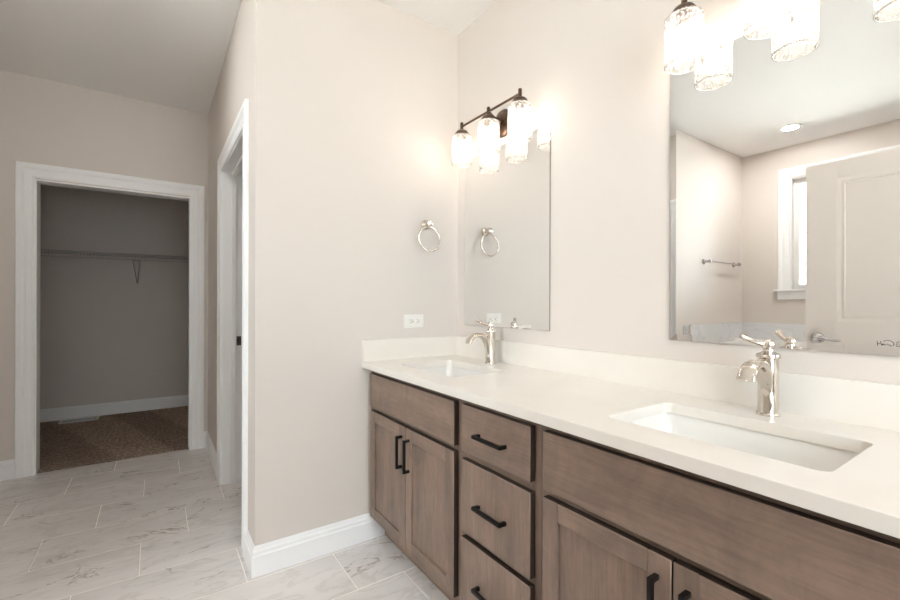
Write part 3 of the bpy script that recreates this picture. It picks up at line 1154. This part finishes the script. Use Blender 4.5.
def vanity_light(yc, label):
    t = thing('vanity_light', label, 'wall light', (XM, yc, 2.09), 'vanity lights above the mirrors')
    b = t.location
    mb = MB()
    rs = []
    for o, x in ((0, XM - 0.0008), (0, XM - 0.012), (0.004, XM - 0.016), (0.012, XM - 0.019), (0.028, XM - 0.022)):
        rs.append([(x, p_, q_) for p_, q_ in rrect(yc, 2.090, 0.110 - 2 * o, 0.135 - 2 * o, 0.046 - o * 0.9)])
    mb.rings(rs)
    mb.build('backplate', 'bronze', t, b)
    ZR = 2.127
    mb = MB()
    mb.tube([(XM - 0.02, yc, 2.095), (XM - 0.045, yc, 2.097), (XM - 0.075, yc, 2.112), (LX, yc, ZR)], [0.009, 0.008, 0.007, 0.007], 12)
    mb.ball((XM - 0.028, yc, 2.095), 0.014)
    mb.build('arm', 'bronze', t, b)
    MB().tube([(LX, yc - 0.222, ZR), (LX, yc + 0.222, ZR)], 0.0058, 12).build('bar', 'bronze', t, b)
    for s in (1, 0, -1):
        y = yc + s * 0.2205
        c = (LX, y, 0)
        k = MB().lathe([(0.007, 2.148), (0.0085, 2.146), (0.0085, 2.112), (0.012, 2.110), (0.028, 2.102), (0.0365, 2.090), (0.0365, 2.080), (0.022, 2.079), (0.022, 2.054), (0.018, 2.048)], c, 28).build('socket', 'bronze', t, b)
        R, T = 0.0545, 0.0025
        MB().lathe([(0.030, 2.0785), (0.047, 2.0775), (R - 0.001, 2.072), (R, 2.066), (R, 1.928), (R - T / 2, 1.9265), (R - T, 1.928), (R - T, 2.065), (R - T - 0.002, 2.0705), (0.046, 2.075), (0.030, 2.0760)],
                   c, 40, cap0=False, cap1=False).build('glass_shade', 'seeded', t, b)
        MB().tube([(LX + (R - T / 2) * math.cos(a), y + (R - T / 2) * math.sin(a), 1.9265) for a in [2 * PI * q / 40 for q in range(40)]], 0.0016, 8, loop=True).build('shade_rim', 'rim', t, b)
        bl = MB().lathe([(0.012, 2.056), (0.0125, 2.044), (0.020, 2.030), (0.0265, 2.012), (0.0285, 1.995), (0.0265, 1.978), (0.019, 1.965), (0.009, 1.959), (0.001, 1.958)], c, 14).build('bulb', 'bulb', t, b)
        bl['label'] = 'lit bulb'
    return t


vanity_light(1.633, 'lit bronze three shade vanity light in full view over the mirror beside the corner')
vanity_light(0.470, 'lit bronze vanity light over the large mirror, cut off by the photo top')

# ------------------------------------------------------------------ wall fittings
tc_ = (1.240, YB - 0.048, 1.622)
t = thing('towel_ring', 'polished round towel ring on the partition wall left of the mirror', 'towel ring', (1.223, YB, 1.622))
mb = MB()
rot = Matrix.Translation((1.223, YB, 1.622)) @ Matrix.Rotation(PI / 2, 4, 'X')
mb.lathe([(0.026, 0.0005), (0.026, 0.006), (0.023, 0.010), (0.014, 0.014), (0.010, 0.020), (0.0095, 0.034), (0.016, 0.041), (0.0185, 0.050), (0.016, 0.058), (0.006, 0.063)], mx=rot, n=28)
mb.build('post', 'nickel', t, t.location)
R = 0.066
mb = MB()
mb.tube([(1.223 + R * math.sin(a), YB - 0.048 + 0.006 * math.cos(a), 1.539 + R * math.cos(a)) for a in [2 * PI * k / 40 for k in range(40)]], 0.0048, 10, loop=True)
mb.build('ring', 'nickel', t, t.location)


def outlet(name, label, c, horiz, m, w=0.120, h=0.073):
    """duplex receptacle on a wall facing -Y"""
    t = thing(name, label, 'outlet', c)
    x, y, z = c
    W, H = (w, h) if horiz else (h, w)
    MB().box((x - W / 2, y - 0.006, z - H / 2), (x + W / 2, y - 0.0003, z + H / 2), 0.003, 2).build('cover_plate', m, t, t.location)
    for s in (-1, 1):
        cx_, cz = (x + s * 0.0195, z) if horiz else (x, z + s * 0.0195)
        mb = MB()
        rs = []
        for o, dy in ((0, -0.006), (0, -0.0075), (0.001, -0.0082)):
            rs.append([(a, y + dy, b) for a, b in rrect(cx_, cz, 0.033 - 2 * o, 0.029 - 2 * o, 0.010)])
        mb.rings(rs)
        r_ = mb.build('receptacle', m, t, t.location)
        mb = MB()
        for q in (-1, 1):
            if horiz:
                mb.box((cx_ - 0.005, y - 0.0088, cz + q * 0.0065 - 0.001), (cx_ + 0.004, y - 0.0080, cz + q * 0.0065 + 0.001))
            else:
                mb.box((cx_ + q * 0.0065 - 0.001, y - 0.0088, cz - 0.004), (cx_ + q * 0.0065 + 0.001, y - 0.0080, cz + 0.005))
        k = Matrix.Translation((cx_ + (0.0095 if horiz else 0), y - 0.008, cz - (0 if horiz else 0.0095))) @ Matrix.Rotation(PI / 2, 4, 'X')
        mb.lathe([(0.0024, 0), (0.0024, 0.0008)], mx=k, n=12)
        mb.build('slots', 'slot', r_, t.location)
    return t


outlet('wall_outlet', 'white outlet plate mounted sideways on the partition wall just above the side splash', (1.153, YB, 1.0945), True, 'plastic')
outlet('wall_outlet', 'small grey outlet low on the wall beside the tub tile, seen in the large mirror', (-1.117, YB, 0.936), False, 'grey_plastic', 0.114, 0.07)

t = thing('towel_bar', 'polished towel bar on the wall near the tub, seen in the large mirror', 'towel bar', (-1.76, YB, 1.592))
for x in (-1.45, -2.07):
    mb = MB()
    rot = Matrix.Translation((x, YB, 1.592)) @ Matrix.Rotation(PI / 2, 4, 'X')
    mb.lathe([(0.027, 0.0005), (0.027, 0.006), (0.022, 0.011), (0.012, 0.016), (0.010, 0.036), (0.016, 0.044), (0.018, 0.055), (0.015, 0.066), (0.005, 0.072)], mx=rot, n=24)
    mb.build('post', 'chrome', t, t.location)
MB().tube([(-1.45, YB - 0.055, 1.592), (-2.07, YB - 0.055, 1.592)], 0.0065, 12).build('bar', 'chrome', t, t.location)


# unseen bathtub under the tiled splash, added to bounce light upward
t = thing('bathtub', 'white built in bathtub, unseen, added below the window to bounce light up', 'bathtub', (-1.83, 1.07, 0))
TX0, TX1, TY0, TY1, TZ = XT + 0.013, -1.40, 0.115, YB - 0.014, 0.54
mb = MB()
rs = []
for o, r, z in ((0.0, 0.012, 0.002), (0.0, 0.012, TZ - 0.012), (0.006, 0.015, TZ), (0.075, 0.16, TZ), (0.090, 0.17, TZ - 0.02), (0.13, 0.19, 0.22), (0.18, 0.20, 0.14), (0.30, 0.12, 0.125)):
    rs.append([(x, y, z) for x, y in rrect((TX0 + TX1) / 2, (TY0 + TY1) / 2, TX1 - TX0 - 2 * o, TY1 - TY0 - 2 * o, r)])
mb.rings(rs)
mb.build('tub_shell', 'porcelain', t, t.location, smooth=45)
MB().lathe([(0.034, 0.1255), (0.034, 0.130), (0.026, 0.132), (0.004, 0.133)], ((TX0 + TX1) / 2, TY1 - 0.45, 0), 24).build('drain', 'chrome', t, t.location)


def can(x, y, label, lens='can'):
    t = thing('recessed_light', label, 'ceiling light', (x, y, HC), 'recessed ceiling lights')
    MB().lathe([(0.056, -0.0005), (0.082, -0.0005), (0.084, -0.004), (0.080, -0.007), (0.058, -0.005)], (x, y, HC), 36, cap0=False, cap1=False).build('trim_ring', 'plastic', t, t.location)
    MB().lathe([(0.058, -0.0010), (0.058, -0.0045), (0.050, -0.0060), (0.001, -0.0065)], (x, y, HC), 32).build('lens', lens, t, t.location)
    return t


can(-1.735, 1.445, 'round lit recessed ceiling light above the tub corner, seen in the large mirror')
can(-0.30, 2.40, 'added round recessed ceiling light, out of view, brightening the hall', 'can_dim')  # added out of view to lift the hall and closet
can(0.45, -0.95, 'added round recessed ceiling light behind the viewer, unseen fill')  # unseen lamp added as fill from behind the camera

# ------------------------------------------------------------------ closet
t = thing('wire_shelf', 'long ventilated wire shelf on the back wall of the closet', 'shelf', (-0.2, 5.8, 1.66))
ZS, YF = 1.686, 5.50
mb = MB()
x = -1.285
while x < 0.89:
    mb.tube([(x, 5.795, ZS), (x, YF, ZS), (x, YF, ZS - 0.060)], 0.0016, 5)
    x += 0.0254
mb.build('deck_wires', 'wire', t, t.location)['kind'] = 'stuff'
mb = MB()
for y, z, r in ((5.793, ZS - 0.003, 0.003), (5.65, ZS - 0.003, 0.0028), (YF - 0.002, ZS - 0.002, 0.003), (YF - 0.002, ZS - 0.030, 0.0025), (YF - 0.002, ZS - 0.061, 0.003)):
    mb.tube([(-1.29, y, z), (0.893, y, z)], r, 8)
mb.build('long_rods', 'wire', t, t.location)
for bx in (-0.158, -1.08, 0.72):
    mb = MB()
    for e in (-1, 1):
        mb.tube([(bx + e * 0.030, YF + 0.004, ZS - 0.064), (bx + e * 0.005, 5.788, 1.428), (bx + e * 0.004, 5.796, 1.405)], 0.0042, 8)
    mb.box((bx - 0.010, 5.792, 1.395), (bx + 0.010, 5.7995, 1.432), 0.002)
    mb.box((bx - 0.035, YF - 0.007, ZS - 0.070), (bx + 0.035, YF + 0.010, ZS - 0.056), 0.003)
    mb.build('bracket', 'wire', t, t.location)
for bx in (-1.20, -0.871, -0.556, 0.093, 0.42, 0.80):
    MB().box((bx - 0.007, 5.785, ZS - 0.016), (bx + 0.007, 5.7995, ZS + 0.004), 0.002).build('wall_clip', 'wire', t, t.location)

t = thing('floor_register', 'white floor vent register set in the brown closet carpet', 'floor vent', (-0.622, 5.665, 0.004))
mb = MB()
x0, x1, y0, y1 = -0.775, -0.470, 5.600, 5.735
frame = [(x0, y0, x1, y0 + 0.022), (x0, y1 - 0.022, x1, y1), (x0, y0, x0 + 0.022, y1), (x1 - 0.022, y0, x1, y1)]
for a, b, c, d in frame:
    mb.box((a, b, 0.0045), (c, d, 0.012), 0.0015)
mb.build('register_frame', 'plastic', t, t.location)
mb = MB()
k = x0 + 0.03
while k < x1 - 0.03:
    mb.box((k, y0 + 0.02, 0.005), (k + 0.004, y1 - 0.02, 0.0105))
    k += 0.011
mb.box((x0 + 0.02, (y0 + y1) / 2 - 0.004, 0.005), (x1 - 0.02, (y0 + y1) / 2 + 0.004, 0.0108))
mb.build('louvers', 'grey_plastic', t, t.location)
MB().box((x0 + 0.02, y0 + 0.02, 0.0042), (x1 - 0.02, y1 - 0.02, 0.0052)).build('duct_opening', 'slot', t, t.location)
